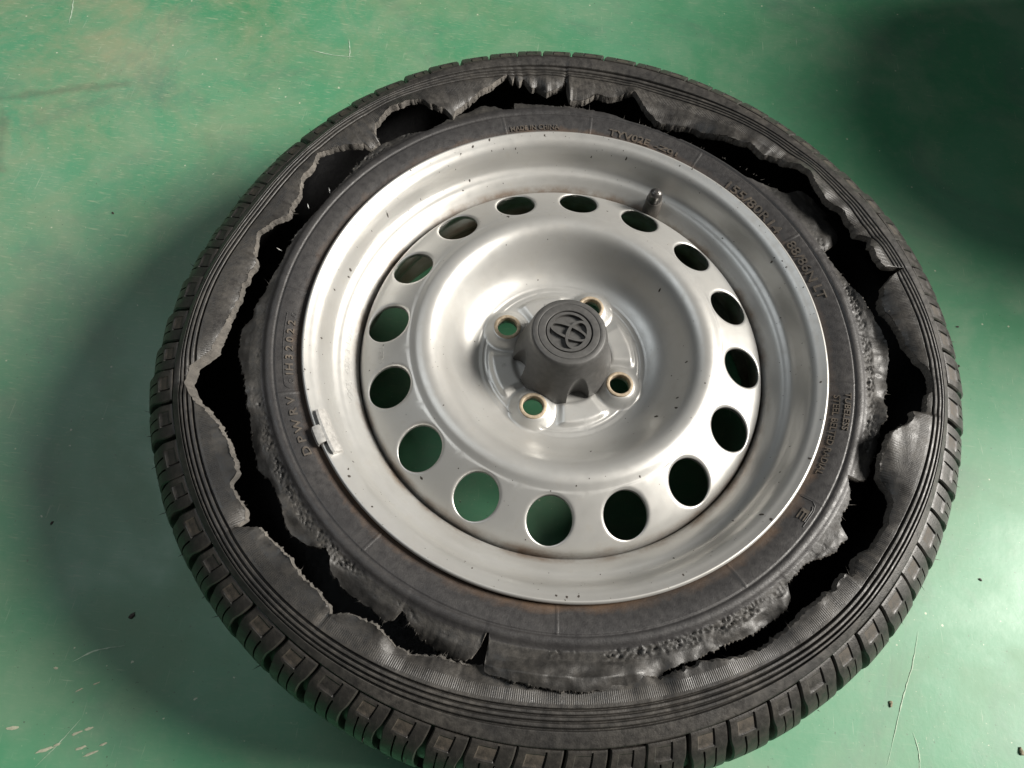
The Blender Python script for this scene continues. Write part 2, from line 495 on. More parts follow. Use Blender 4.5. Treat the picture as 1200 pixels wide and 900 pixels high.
E_IN = [(177.5,228.5), (180.7,231.4), (184.8,234.3), (186.7,239.6), (189.8,239.9), (191.3,241.3), (194.0,237.6), (197.2,234.5), (201.6,234.1), (206.0,235.3), (210.4,237.5),
    (213.3,239.6), (215.6,235.7), (218.3,234.3), (221.4,235.6), (223.5,239.4), (226.4,240.0), (228.7,236.9), (230.6,232.6), (231.6,228.7), (232.9,229.6), (234.6,236.0),
    (237.6,238.4), (240.4,237.9), (243.3,237.2), (245.5,239.1), (246.2,238.6), (247.2,235.2), (247.3,227.5), (247.9,228.9), (250.0,233.7), (251.6,237.0), (253.1,238.0),
    (254.2,238.8), (256.4,240.5), (258.5,240.6), (260.2,237.0), (261.0,229.3), (261.1,221.8), (261.8,219.5), (262.1,225.9), (262.2,233.2), (262.3,242.9), (265.4,244.7),
    (269.0,245.1), (272.6,246.8), (274.9,246.7), (278.6,246.2), (282.3,245.7), (284.9,245.0), (288.4,243.0), (289.1,240.2), (291.7,238.7), (295.2,238.9), (296.2,237.6),
    (299.1,237.9), (300.9,238.2), (303.9,239.1), (308.2,240.1), (311.5,239.6), (313.3,234.6), (314.3,227.7), (316.0,226.8), (319.2,226.7), (322.3,232.0), (324.1,236.8),
    (326.2,236.2), (327.7,239.1), (328.4,231.3), (328.9,228.2), (331.1,227.2), (332.9,229.1), (335.3,224.7), (337.5,219.9), (337.6,228.0), (339.4,234.3), (341.1,233.7),
    (345.2,235.5), (348.1,235.7), (349.8,234.2), (350.9,237.5), (354.7,237.7), (359.2,240.9), (363.6,243.7), (367.1,243.9), (370.8,238.9), (377.2,230.6), (381.9,228.5),
    (385.3,225.3), (388.0,226.1), (389.8,247.7), (392.3,254.7), (396.0,258.2), (399.7,256.2), (402.8,247.5), (403.2,233.7), (406.5,229.6), (412.1,228.3), (418.0,223.3),
    (423.9,218.8), (429.9,215.9), (436.2,216.7), (442.4,220.5), (448.4,223.5), (454.7,226.0), (459.4,225.0), (466.7,231.9), (466.9,221.6), (469.5,223.1), (471.0,229.5),
    (473.2,232.8), (476.6,231.1), (479.8,231.4), (483.8,224.0), (487.7,221.0), (489.8,225.5), (492.1,229.3), (494.9,232.8), (497.3,231.5), (500.6,230.5), (505.9,227.3),
    (509.8,223.1), (512.1,223.3), (517.2,221.3), (521.1,222.4), (524.9,225.2), (528.6,225.7), (531.9,224.9), (536.1,227.7)]


def table(T):
    """24 values, one every 15 degrees -> smooth periodic function of the angle in degrees"""
    T = np.array(T, float)
    q = np.interp(np.arange(0, 360, 0.5), np.r_[np.arange(0, 360, 15), 360], np.r_[T, T[0]])
    k = np.exp(-0.5 * (np.arange(-20, 21) * 0.5 / 4.0) ** 2)
    k /= k.sum()
    q = np.convolve(np.r_[q[-20:], q, q[:20]], k, 'valid')
    return lambda a: np.interp(np.asarray(a, float) % 360, np.r_[np.arange(0, 360, 0.5), 360], np.r_[q, q[0]]) / 1000.0


fA, fB, zA, zB = table(DRA), table(DRB), table(DZA), table(DZB)


def edge_fn(E, seed, amp):
    E = np.array(E, float)
    x, y = E[:, 0], E[:, 1]
    rs_ = rng(seed)
    n = 1440
    q = rs_.randn(n)
    jag = 0
    for k, wgt in ((1, 0.5), (3, 0.7), (9, 0.8)):
        ker = np.hanning(k + 2)[1:-1]
        ker /= np.sqrt((ker ** 2).sum())
        jag = jag + wgt * np.convolve(np.r_[q[-20:], q, q[:20]], ker, 'same')[20:-20]
        q = rs_.randn(n)
    jag = np.clip(jag, -2, 2) * amp

    def f(a):
        a = np.asarray(a, float) % 360
        b = np.where(a < x[0], a + 360, a)
        base = np.interp(b, np.r_[x, x[0] + 360], np.r_[y, y[0]])
        return (base + np.interp(a, np.arange(n + 1) * 0.25, np.r_[jag, jag[0]])) / 1000.0
    return f


e_out = edge_fn(E_OUT, 3, 0.45)
e_in = edge_fn(E_IN, 4, 0.36)

NC = 1440
TH = np.arange(NC) * 360.0 / NC
CT, ST = np.cos(np.radians(TH)), np.sin(np.radians(TH))

wheel = link('burst_wheel', None,
             label='silver steel car wheel with a burst tyre lying flat on the green floor', cat='wheel')

# ---- flap lift (mm) of the torn outer sidewall, by angle
FLAP = np.array([(0, 1), (8, -2), (17, -3), (18.6, 3), (24, 4), (26.4, -1), (40, 2), (52, 3), (62, 0), (74, -1), (84, 2), (94, 1), (95.4, 5), (99, 3), (104, 0),
                 (111, -3), (120, -1), (124, 3), (134, 4), (139, -1), (144, 2), (152, 4), (160, 0), (168, 3), (176, 1), (186, -2), (194, -6), (199, -7), (205, -2),
                 (213, 1), (219.6, -4), (220.6, -5), (221.4, 3.5), (230, 5), (238.6, 2), (239.4, -3), (239.8, 0), (246, 2), (254, -2), (262, -5), (284, -5),
                 (292, -1), (304, 1), (316, -1), (321, 2), (330, 0), (338, -2), (348, 3), (352.2, 2), (353, -2)], float)


def flap(a):
    return np.interp(np.asarray(a, float) % 360, np.r_[FLAP[:, 0], 360], np.r_[FLAP[:, 1], FLAP[0, 1]]) / 1000.0 * 1.3


SIDE = catmull([(0.205, 0.1490), (0.225, 0.1515), (0.245, 0.1538), (0.2555, 0.1540), (0.2635, 0.1530), (0.2715, 0.1508), (0.2790, 0.1478),
                (0.2870, 0.1435), (0.2940, 0.1375), (0.2988, 0.1290), (0.3015, 0.1170), (0.3028, 0.1020), (0.3034, 0.0880), (0.3038, 0.0775)], 12)
_s = np.r_[0, np.cumsum(np.hypot(*np.diff(SIDE, axis=0).T))]


def side_z(rho):
    return np.interp(rho, SIDE[:, 0], SIDE[:, 1])


def prof_s(s):
    p = np.array([np.interp(s, _s, SIDE[:, 0]), np.interp(s, _s, SIDE[:, 1])])
    d = np.array([np.interp(s + 5e-4, _s, SIDE[:, 0]), np.interp(s + 5e-4, _s, SIDE[:, 1])]) - \
        np.array([np.interp(s - 5e-4, _s, SIDE[:, 0]), np.interp(s - 5e-4, _s, SIDE[:, 1])])
    d = d / np.linalg.norm(d)
    return p, np.array([-d[1], d[0]])


S_BLOCK0 = float(np.interp(0.2768, SIDE[:, 0], _s))
S_BLOCK1 = float(np.interp(-0.0895, -SIDE[:, 1], _s))

# outer sidewall rows (nominal rho): plain, then the four grooves
GROOVES = (0.2572, 0.2606, 0.2640, 0.2674)
rows_top = list(np.arange(0.214, 0.2551, 0.0016)) + list(np.arange(0.2556, 0.2696, 0.00032)) + [0.2710, 0.2725, 0.2740, 0.2752, 0.2760]
rows_top = np.array(rows_top)


def groove_depth(rho):
    d = 0
    for g in GROOVES:
        x = abs(rho - g)
        d = max(d, 0.0030 * max(0, 1 - (x / 0.0008) ** 2))
    # small step between the rib field and the shoulder
    return d


RHO_E = e_out(TH) - fA(TH)
lipn = np.abs(rng(8).randn(NC))
lipn = np.convolve(np.r_[lipn[-6:], lipn, lipn[:6]], np.ones(13) / 13, 'valid') * 0.0014
lipn += 0.004 * np.exp(-((TH - 196) / 7.0) ** 2)


def smooth_rand(seed, deg, amp):
    q = rng(seed).randn(int(360 / deg))
    x = np.arange(len(q) + 1) * 360.0 / len(q)
    y = np.r_[q, q[0]]
    k = np.floor(TH / 360 * len(q)).astype(int)
    f = TH / 360 * len(q) - k
    f = f * f * (3 - 2 * f)
    return amp * (y[k] * (1 - f) + y[k + 1] * f)


CURL = smooth_rand(71, 7.2, 0.0031) + smooth_rand(72, 2.4, 0.0009) - 0.0012
THICK = 0.0056 + 0.0018 * np.exp(-((TH - 198) / 16.0) ** 2)
CURL_IN = smooth_rand(73, 8.0, 0.0022) + smooth_rand(74, 2.25, 0.0009) - 0.0010


def warp(rho, z, a, topness=1.0):
    """nominal section point -> deformed tyre; a in degrees (arrays)"""
    k = sstep(rho, 0.262, 0.279)
    r2 = rho + (fA(a) * (1 - k) + fB(a) * k) * topness
    z2 = z + (zA(a) * (1 - k) + zB(a) * k) * topness
    q = np.clip((0.266 - rho) / 0.028, 0, 1.4)
    z2 = z2 + q ** 1.6 * flap(a) * topness
    return r2, z2


cols = []          # each entry: (r array, z array, clampflag array, material)
uvv = []


def add_row(r, z, clamp, v):
    cols.append((r, z, clamp))
    uvv.append(v)


zero = np.zeros(NC, bool)
one = np.ones(NC)
# inner surface, from the lower bead up to the torn edge
INNER = [(0.182, 0.016), (0.192, 0.0175), (0.215, 0.0115), (0.245, 0.0095), (0.268, 0.0165), (0.283, 0.030), (0.2905, 0.050), (0.2925, 0.078),
         (0.2905, 0.103), (0.2860, 0.120), (0.2790, 0.1345), (0.2720, 0.1425)]
for r_, z_ in INNER:
    t = float(sstep(z_, 0.03, 0.11))
    rr_, zz_ = warp(one * r_, one * z_, TH, t)
    add_row(rr_, zz_, zero, 0.0)
n_inner0 = len(cols)
inner_rho = rows_top[::-1][6::3]
for rho in inner_rho:
    cl = rho <= RHO_E - lipn
    rh = np.maximum(rho, RHO_E - lipn)
    zc = CURL * np.exp(-(rh - RHO_E + lipn) / 0.0075)
    rr_, zz_ = warp(rh, side_z(rh) - THICK + zc, TH)
    add_row(rr_, zz_, cl, 0.0)
i_cut0 = len(cols) - 1
jn = rng(12).randn(NC) * 0.0007
rh = RHO_E - 0.55 * lipn - 0.0004 + jn
rr_, zz_ = warp(rh, side_z(rh) - THICK * 0.5 + jn * 0.6 + CURL, TH)
add_row(rr_, zz_, np.ones(NC, bool), 0.0)
i_cut1 = len(cols)
for rho in rows_top:
    cl = rho <= RHO_E
    rh = np.maximum(rho, RHO_E)
    dep = groove_depth(rho) * (~cl)
    wear = 0.0004 * np.sin(np.radians(TH) * 37 + rho * 400) * sstep(rho, 0.25, 0.23)
    zc = CURL * np.exp(-(rh - RHO_E) / 0.0075)
    rr_, zz_ = warp(rh, side_z(rh) - dep + wear + zc, TH)
    add_row(rr_, zz_, cl, rh)
i_top1 = len(cols)
# base under the shoulder blocks, then the tread face with circumferential grooves and the lower half
for s_ in np.linspace(S_BLOCK0 + 0.0005, S_BLOCK1 + 0.0005, 14):
    p_, n_ = prof_s(s_)
    p_ = p_ - n_ * 0.0062
    rr_, zz_ = warp(one * p_[0], one * p_[1], TH)
    add_row(rr_, zz_, zero, 0.3)
LOWER = [(0.2965, 0.0880, 0), (0.3030, 0.0875, 0), (0.3038, 0.0790, 0), (0.3038, 0.0705, 0), (0.3028, 0.0695, 0), (0.2945, 0.0690, 0), (0.2945, 0.0650, 0),
         (0.3030, 0.0645, 1), (0.3032, 0.0560, 1), (0.3015, 0.0450, 1), (0.2975, 0.0330, 1), (0.2915, 0.0230, 1), (0.2850, 0.0150, 1), (0.2780, 0.0095, 0),
         (0.2680, 0.0040, 0), (0.2560, 0.0010, 0), (0.2480, 0.0006, 0), (0.2350, 0.0025, 0), (0.2150, 0.0068, 0), (0.2000, 0.0110, 0), (0.1900, 0.0125, 0), (0.1820, 0.0150, 0)]
NB = 68
PITCH = 360.0 / NB
PH0 = 311.3
ph = ((TH - PH0) / PITCH) % 1.0
notch = ((ph < 0.09) | (ph > 0.91)) * 0.0055
for r_, z_, nt_ in LOWER:
    t = float(sstep(z_, 0.0, 0.08))
    rr_, zz_ = warp(one * r_, one * z_, TH, t)
    add_row(rr_ - notch * nt_, zz_, zero, 0.3)

RR = np.array([c[0] for c in cols])
ZZ = np.array([c[1] for c in cols])
CL = np.array([c[2] for c in cols])
nr = len(cols)
V = np.stack([RR * CT, RR * ST, ZZ], -1)         # rows x NC x 3
UVV = np.array([u if np.ndim(u) else one * u for u in uvv])
F, MI = [], []
for i in range(nr - 1):
    cutrow = i in (i_cut0, i_cut0 + 1)
    for j in range(NC):
        k = (j + 1) % NC
        if not cutrow and CL[i, j] and CL[i + 1, j] and CL[i, k] and CL[i + 1, k]:
            continue
        F.append((i * NC + j, (i + 1) * NC + j, (i + 1) * NC + k, i * NC + k))
        if cutrow:
            MI.append(1)
        elif i < i_cut0:
            MI.append(2)
        elif i >= i_top1 - 1:
            MI.append(3)
        else:
            MI.append(0)
me = mesh('tyre_carcass', V.reshape(-1, 3), F, [M_rubber, M_torn, M_liner, M_tread], MI)
uvl = me.uv_layers.new(name='polar')
lv = np.zeros(len(me.loops), dtype=np.int32)
me.loops.foreach_get('vertex_index', lv)
uu = np.radians(TH)[lv % NC]
uvs = np.stack([uu, UVV.reshape(-1)[lv]], -1)
uvl.data.foreach_set('uv', uvs.ravel())
carcass = link('tyre_carcass', me, wheel, label='black tyre tread and outer sidewall torn open all the way round')

# ---- tread blocks: one mesh, one object per block
urel = [0.0, 0.035, 0.12, 0.19, 0.20, 0.225, 0.335, 0.345, 0.375, 0.385, 0.50, 0.575, 0.60, 0.615, 0.64, 0.655, 0.665, 0.695, 0.705, 0.80, 0.88, 0.965, 1.0]
srel = [0.0, 0.015, 0.03, 0.04, 0.05, 0.08, 0.12, 0.16, 0.172, 0.195, 0.215, 0.26, 0.33, 0.40, 0.48, 0.56, 0.66, 0.78, 0.92, 0.98, 1.0]


def block_depth(u, s):
    d = 0.0
    if 0.2 < u < 0.61 and 0.045 < s < 0.165:
        d = max(d, 0.0005)
    if 0.61 < u < 0.645 and 0.02 < s < 0.17:
        d = max(d, 0.0013)
    if s > 0.205:
        if 0.343 < u < 0.377:
            d = max(d, 0.0035)
        if 0.663 < u < 0.697:
            d = max(d, 0.0035)
    if u < 0.01 or u > 0.99:
        d = max(d, 0.0010)
    if s < 0.01:
        d = max(d, 0.0003)
    if s > 0.99:
        d = max(d, 0.0010)
    return d


def block_mesh(pk, pad):
    V, F = [], []
    nu, ns = len(urel), len(srel)
    Ls = S_BLOCK1 - S_BLOCK0
    for si, s in enumerate(srel):
        p_, n_ = prof_s(S_BLOCK0 + s * Ls)
        rho = p_[0]
        gap = 0.0012 + 0.0036 * float(sstep(s, 0.16, 0.30))
        wid = R(PITCH) * pk * rho - gap
        skew = -0.0022 * float(sstep(s, 0.0, 0.26)) + 0.0016 * float(sstep(s, 0.26, 1.0))
        for ui, u in enumerate(urel):
            q = p_ - n_ * block_depth(u, s)
            a = ((u - 0.5) * wid + skew) / rho
            V.append((q[0] * math.cos(a), q[0] * math.sin(a), q[1]))
    for si in range(ns - 1):
        for ui in range(nu - 1):
            k = si * nu + ui
            F.append((k, k + 1, k + nu + 1, k + nu))
    # skirts down to the base
    ring = [ui for ui in range(nu)] + [si * nu + nu - 1 for si in range(1, ns)] + [(ns - 1) * nu + ui for ui in range(nu - 2, -1, -1)] + \
           [si * nu for si in range(ns - 2, 0, -1)]
    b0 = len(V)
    for k in ring:
        s = srel[k // nu]
        p_, n_ = prof_s(S_BLOCK0 + s * Ls)
        x, y, z = V[k]
        rr = math.hypot(x, y)
        V.append((x / rr * (rr - n_[0] * 0.0068), y / rr * (rr - n_[0] * 0.0068), z - n_[1] * 0.0068))
    m_ = len(ring)
    for i in range(m_):
        F.append((ring[(i + 1) % m_], ring[i], b0 + i, b0 + (i + 1) % m_))
    MI = []
    for si in range(ns - 1):
        for ui in range(nu - 1):
            um, sm = (urel[ui] + urel[ui + 1]) / 2, (srel[si] + srel[si + 1]) / 2
            MI.append(pad if 0.2 < um < 0.6 and 0.045 < sm < 0.165 else 0)
    MI += [0] * m_
    me = mesh('tread_block', V, F, [M_tread, M_pad], MI, smooth=True)
    weld(me)
    me.set_sharp_from_angle(angle=R(28))
    return me


# the blocks come in three lengths, as tyre makers shuffle them to break up road noise
PK = (0.88, 1.0, 1.12)
seq = [0, 1, 2, 1, 2, 0, 1, 0, 2, 2, 1, 0, 1, 1, 2, 0, 2]
seq = (seq * 4)[:NB]
tot = sum(PK[q] for q in seq)
BMS = {(q, pd): block_mesh(PK[q] * NB / tot, pd) for q in range(3) for pd in (0, 1)}
acc = 0.0
for k in range(NB):
    wk = PK[seq[k]] * NB / tot
    a = PH0 + (acc + wk / 2) * PITCH
    acc += wk
    jit = rng(100 + k).randn(3)
    o = link('tread_block', BMS[(seq[k], 0 if rng(300 + k).rand() < 0.3 else 1)], carcass)
    o.matrix_local = Matrix.Rotation(R(a), 4, 'Z') @ Matrix.Translation((float(fB(a)) + jit[0] * 0.0003, 0, float(zB(a)) + jit[1] * 0.0003)) @ Matrix.Rotation(R(jit[2] * 0.1), 4, 'Z')

# little moulding whiskers on the shoulder
V, F = [], []
rs = rng(21)
for k in range(NB):
    if rs.rand() < 0.25:
        continue
    a = R(PH0 + (k + 0.25 + 0.5 * rs.rand()) * PITCH)
    s_ = S_BLOCK0 + (0.35 + 0.25 * rs.rand()) * (S_BLOCK1 - S_BLOCK0)
    p_, n_ = prof_s(s_)
    L = 0.002 + 0.0040 * rs.rand()
    ad = math.degrees(a)
    p_ = p_ + np.array([float(fB(ad)), float(zB(ad))])
    tip = p_ + n_ * L + np.array([0, 0.001 * rs.randn()])
    ta = a + rs.randn() * 0.004
    b0 = len(V)
    for c_ in range(3):
        aa = a + (0.00022 / 0.29) * math.cos(c_ * 2.1) * 1.6
        q = p_ + np.array([-n_[1], n_[0]]) * 0.00030 * math.sin(c_ * 2.1)
        V.append((q[0] * math.cos(aa), q[0] * math.sin(aa), q[1]))
    V.append((tip[0] * math.cos(ta), tip[0] * math.sin(ta), tip[1]))
    F += [(b0, b0 + 1, b0 + 3), (b0 + 1, b0 + 2, b0 + 3), (b0 + 2, b0, b0 + 3)]
link('moulding_whiskers', mesh('moulding_whiskers', V, F, M_tread), carcass, kind='stuff')

# ------------------------------------------------------------------ bead ring: the inner sidewall left on the rim
ZIN_R = [0.186, 0.1915, 0.196, 0.206, 0.2135, 0.2145, 0.2155, 0.219, 0.2225, 0.226, 0.232, 0.262, 0.29]
ZIN_Z = [0.1300, 0.1355, 0.1398, 0.1436, 0.1450, 0.1450, 0.1456, 0.1462, 0.1440, 0.1432, 0.1425, 0.1345, 0.126]


def zin(r, a):
    z = np.interp(r, ZIN_R, ZIN_Z)
    wv = np.clip(1 - np.abs(((a - 273 + 180) % 360 - 180)) / 22, 0, 1)
    wv = wv * wv * (3 - 2 * wv)
    return z + wv * 0.0135 * np.clip((r - 0.224) / 0.015, 0, 1)


LINES = [110.3, 89.6, 62.8, 33.6, 356.7, 329.4, 307.6, 272.8, 236.2, 154.1, 177.9, 201.4]
rows_b = [0.186, 0.1915, 0.194, 0.196, 0.199, 0.202, 0.206, 0.210, 0.2128, 0.2138, 0.2145, 0.2152, 0.2165, 0.219, 0.221] + list(np.arange(0.2222, 0.2600, 0.0008))
EI = e_in(TH)
EI = EI - np.maximum(0, EI - 0.2168) * sstep(TH, 45, 52) * (1 - sstep(TH, 80, 88))
RR, ZZ, CLb = [], [], []
lineflag = np.zeros(NC)
for L in LINES:
    j = int(round(L / 360 * NC)) % NC
    lineflag[j] = 1
for rho in rows_b:
    cl = rho >= EI
    rh = np.minimum(rho, EI)
    z = zin(rh, TH)
    if 0.2140 < rho < 0.2150:
        z = z - 0.0009
    if 0.195 < rho < 0.2140:
        z = z + 0.00055 * lineflag
    if rho > 0.2215:
        nz = np.array([noise.fractal(Vector((float(a_) * 1.7, float(b_) * 430, 1.7)), 0.8, 2.1, 4) for a_, b_ in zip(TH, rh)])
        nz2 = np.array([noise.fractal(Vector((float(a_) * 0.16, float(b_) * 40, 9.1)), 0.9, 2.0, 3) for a_, b_ in zip(TH, rh)])
        # crumbled belt just outside the bead step, smoother torn liner beyond
        belt = sstep(rh, 0.2225, 0.2250) * (1 - sstep(rh, 0.2280, 0.2325))
        patch = 0.10 + 0.90 * sstep(np.sin(np.radians(TH) * 5 + 1.0) + 1.6 * nz2, -0.4, 0.9)
        z = z + nz * (0.0014 * belt * patch + 0.00010 * sstep(rh, 0.2225, 0.226)) + nz2 * 0.0030 * sstep(rh, 0.224, 0.238)
        z = z - 0.0032 * belt * sstep(nz, 0.18, 0.42) * patch
    z = z + CURL_IN * np.exp(-(EI - rh) / 0.0065) * sstep(EI, 0.222, 0.232)
    RR.append(rh)
    ZZ.append(z)
    CLb.append(cl)
n_top = len(RR)
# torn edge and underside
jn = rng(31).randn(NC) * 0.0006
for off, dz in ((0.0006, -0.0022), (-0.0004, -0.0050)):
    RR.append(EI + off + jn)
    ZZ.append(ZZ[n_top - 1] + dz + jn * 0.5)
    CLb.append(np.zeros(NC, bool))
for k_, rho in enumerate((0.226, 0.215, 0.200, 0.186)):
    RR.append(np.minimum(rho, EI - 0.0008))
    ZZ.append(np.interp(RR[-1], ZIN_R, ZIN_Z) - 0.0062)
    CLb.append(np.zeros(NC, bool))
RR, ZZ, CLb = np.array(RR), np.array(ZZ), np.array(CLb)
V = np.stack([RR * CT, RR * ST, ZZ], -1)
F, MI = [], []
for i in range(len(RR) - 1):
    for j in range(NC):
        k = (j + 1) % NC
        if CLb[i, j] and CLb[i + 1, j] and CLb[i, k] and CLb[i + 1, k]:
            continue
        F.append((i * NC + j, (i + 1) * NC + j, (i + 1) * NC + k, i * NC + k))
        if i < n_top - 1:
            MI.append(0 if RR[i, j] < 0.2238 else (1 if RR[i, j] < 0.2305 + 0.0012 * math.sin(j * 0.05) else 4))
        elif i < n_top + 1:
            MI.append(2)
        else:
            MI.append(3)
me = mesh('bead_ring', V.reshape(-1, 3), F, [M_bead, M_crumb, M_torn, M_liner, M_flap], MI)
bead = link('bead_ring', me, wheel, label='grey black inner sidewall with raised lettering and ragged crumbled edge')


# ---- raised lettering bent round the bead
def text_mesh(body, size, extrude, align='LEFT', spacing=1.0):
    cu = bpy.data.curves.new('t', 'FONT')
    cu.body = body
    cu.size = size
    cu.extrude = extrude
    cu.align_x = align
    cu.space_character = spacing
    cu.resolution_u = 3
    cu.offset = 0.012
    o = bpy.data.objects.new('t', cu)
    col.objects.link(o)
    bpy.context.view_layer.update()
    me = bpy.data.meshes.new_from_object(o.evaluated_get(bpy.context.evaluated_depsgraph_get()))
    bpy.data.objects.remove(o)
    bpy.data.curves.remove(cu)
    return me


def arc_text(body, a0, a1, rbase, height, name='lettering', parent=None, mat=None, zf=None, ext=0.0009, bold=0.0):
    me = text_mesh(body, 1.0, 0.5)
    n = len(me.vertices)
    co = np.zeros(n * 3)
    me.vertices.foreach_get('co', co)
    co = co.reshape(-1, 3)
    x0, x1 = co[:, 0].min(), co[:, 0].max()
    cap = 0.70
    x = (co[:, 0] - x0) / (x1 - x0)
    rr = rbase + co[:, 1] / cap * height
    a = a0 + (a1 - a0) * x
    z = (zf or zin)(rr, a) + co[:, 2] * 2 * ext
    out = np.stack([rr * np.cos(np.radians(a)), rr * np.sin(np.radians(a)), z], -1)
    me.vertices.foreach_set('co', out.ravel())
    me.materials.clear()
    me.materials.append(mat or M_letter)
    me.update()
    b = bmesh.new()
    b.from_mesh(me)
    bmesh.ops.recalc_face_normals(b, faces=b.faces)
    b.to_mesh(me)
    b.free()
    return link(name, me, parent or bead)


arc_text('MADE IN CHINA', 109.0, 97.1, 0.1999, 0.0038)
arc_text('TYV02E', 84.8, 74.6, 0.1998, 0.0054)
arc_text('-Z01', 73.2, 67.4, 0.2004, 0.0036)
arc_text('155/80R14', 53.2, 36.2, 0.1985, 0.0068, ext=0.0011)
arc_text('88/86N', 32.8, 21.9, 0.2000, 0.0066, ext=0.0011)
arc_text('LT', 20.6, 17.2, 0.2010, 0.0064)
arc_text('TUBELESS', 354.6, 346.2, 0.2073, 0.0042)
arc_text('STEEL BELTED RADIAL', 353.8, 335.0, 0.2000, 0.0042)
arc_text('D P W R V', 215.3, 202.4, 0.2030, 0.0052)
arc_text('1H 3 2 0 2 2', 197.6, 185.2, 0.2015, 0.0048)


def surf_tube(pts, rad, name, parent, mat, zf=None, seg=6, closed=False, lift=0.0):
    """thin raised line following (angle, radius) points on the bead"""
    P = []
    for a, r_ in pts:
        z_ = float((zf or zin)(np.array(r_), np.array(a))) + lift
        P.append(np.array([r_ * math.cos(R(a)), r_ * math.sin(R(a)), z_]))
    V, F = [], []
    n = len(P)
    for i in range(n):
        t = P[(i + 1) % n if closed else min(i + 1, n - 1)] - P[i - 1 if (closed or i) else 0]
        t = t / (np.linalg.norm(t) + 1e-12)
        s_ = np.cross(t, (0, 0, 1))
        s_ /= np.linalg.norm(s_) + 1e-12
        u_ = np.cross(s_, t)
        for k in range(seg):
            c_ = 2 * PI * k / seg
            V.append(P[i] + rad * (math.cos(c_) * s_ + math.sin(c_) * u_))
    for i in range(n if closed else n - 1):
        for k in range(seg):
            i2, k2 = (i + 1) % n, (k + 1) % seg
            F.append((i * seg + k, i * seg + k2, i2 * seg + k2, i2 * seg + k))
    return link(name, mesh(name, V, F, mat), parent)


# capsule outline and dots round the date code
cap_pts = [(199.4 - 1.2 * math.cos(PI / 2 + PI * k / 12), 0.2037 + 0.0044 * math.sin(PI / 2 + PI * k / 12)) for k in range(13)]
cap_pts = [(a, r_) for a, r_ in [(183.6 + 15.8 * k / 20, 0.2081) for k in range(21)] + cap_pts[:7]]
surf_tube(cap_pts, 0.00045, 'code_outline', bead, M_bead)
for a in (199.0, 183.8):
    surf_tube([(a + 0.42 * math.cos(2 * PI * k / 14), 0.2035 + 0.0015 * math.sin(2 * PI * k / 14)) for k in range(14)], 0.0004, 'code_dot', bead, M_bead, closed=True)
# boxed E mark
arc_text('E', 327.0, 324.5, 0.2035, 0.0052, ext=0.0007)
emark = [(329.2, 0.1990), (329.2, 0.2070), (328.6, 0.2095), (327.4, 0.2106), (323.6, 0.2106)]
surf_tube(emark, 0.0005, 'mark_outline', bead, M_bead)
surf_tube([(328.2, 0.2085), (327.5, 0.2094), (324.6, 0.2094)], 0.0006, 'mark_outline', bead, M_bead)

# frayed cord ends and steel slivers along the tear
V, F = [], []
rs = rng(44)
for k in range(480):
    a = rs.rand() * 360
    outer = rs.rand() < 0.5
    r0 = float((e_out if outer else e_in)(a))
    z0 = (float(warp(np.array(r0 - float(fA(a))), side_z(r0 - float(fA(a))), np.array(a))[1]) - 0.0015) if outer else float(zin(np.array(r0), np.array(a))) - 0.0015
    L = (0.001 + 0.0055 * rs.rand() ** 4)
    d = np.array([(-1 if outer else 1) * L, rs.randn() * L * 0.5, rs.randn() * L * 0.5])
    rad = 0.00018 + 0.00012 * rs.rand()
    b0 = len(V)
    for c_ in range(3):
        V.append((r0 + (0.0004 if outer else -0.0004), rad * math.cos(c_ * 2.1), z0 + rad * math.sin(c_ * 2.1)))
    V.append((r0 + d[0], d[1], z0 + d[2]))
    ca, sa = math.cos(R(a)), math.sin(R(a))
    for q in range(b0, b0 + 4):
        x, y, z = V[q]
        V[q] = (x * ca - y * sa, x * sa + y * ca, z)
    F += [(b0, b0 + 1, b0 + 3), (b0 + 1, b0 + 2, b0 + 3), (b0 + 2, b0, b0 + 3)]
link('frayed_cords', mesh('frayed_cords', V, F, M_torn), bead, kind='stuff')
for a, r_, an in ((152.6, 0.2290, 1.9), (158.0, 0.2335, 2.0), (169.2, 0.2330, 2.8)):
    V, F = [], []
    L, wd = 0.0052, 0.0009
    c_, s_ = math.cos(an), math.sin(an)
    cx, cy = r_ * math.cos(R(a)), r_ * math.sin(R(a))
    for u, v_, zz in ((-L / 2, 0, 0), (0, -wd / 2, 0.0004), (0, wd / 2, 0.0004), (L / 2, 0, 0.001), (0, 0, -0.0006)):
        V.append((cx + u * c_ - v_ * s_, cy + u * s_ + v_ * c_, 0.1385 + zz))
    F = [(0, 1, 2), (1, 3, 2), (0, 4, 1), (4, 3, 1), (0, 2, 4), (2, 3, 4)]
    link('wire_sliver', mesh('wire_sliver', V, F, M_wire, smooth=False), bead)

# ------------------------------------------------------------------ rim
RIM = [(0.1950, 0.1405), (0.1954, 0.1425), (0.1954, 0.1438), (0.1947, 0.1449), (0.1936, 0.1453), (0.1924, 0.1447), (0.1905, 0.1436), (0.1872, 0.1418),
       (0.1842, 0.1388), (0.1820, 0.1345), (0.1804, 0.1300), (0.1788, 0.1256), (0.1768, 0.1222), (0.1738, 0.1200), (0.1706, 0.1186), (0.1680, 0.1166), (0.1652, 0.1138),
       (0.1624, 0.1108), (0.1602, 0.1078), (0.1592, 0.1040), (0.1590, 0.0940), (0.1592, 0.0800), (0.1630, 0.0720), (0.1700, 0.0640), (0.1740, 0.0540), (0.1752, 0.0300), (0.1775, 0.0200),
       (0.1815, 0.0140), (0.1900, 0.0110), (0.1940, 0.0090), (0.1955, 0.0070)]
rim_in = catmull(RIM, 5)
t_ = np.gradient(rim_in, axis=0)
t_ /= np.linalg.norm(t_, axis=1)[:, None]
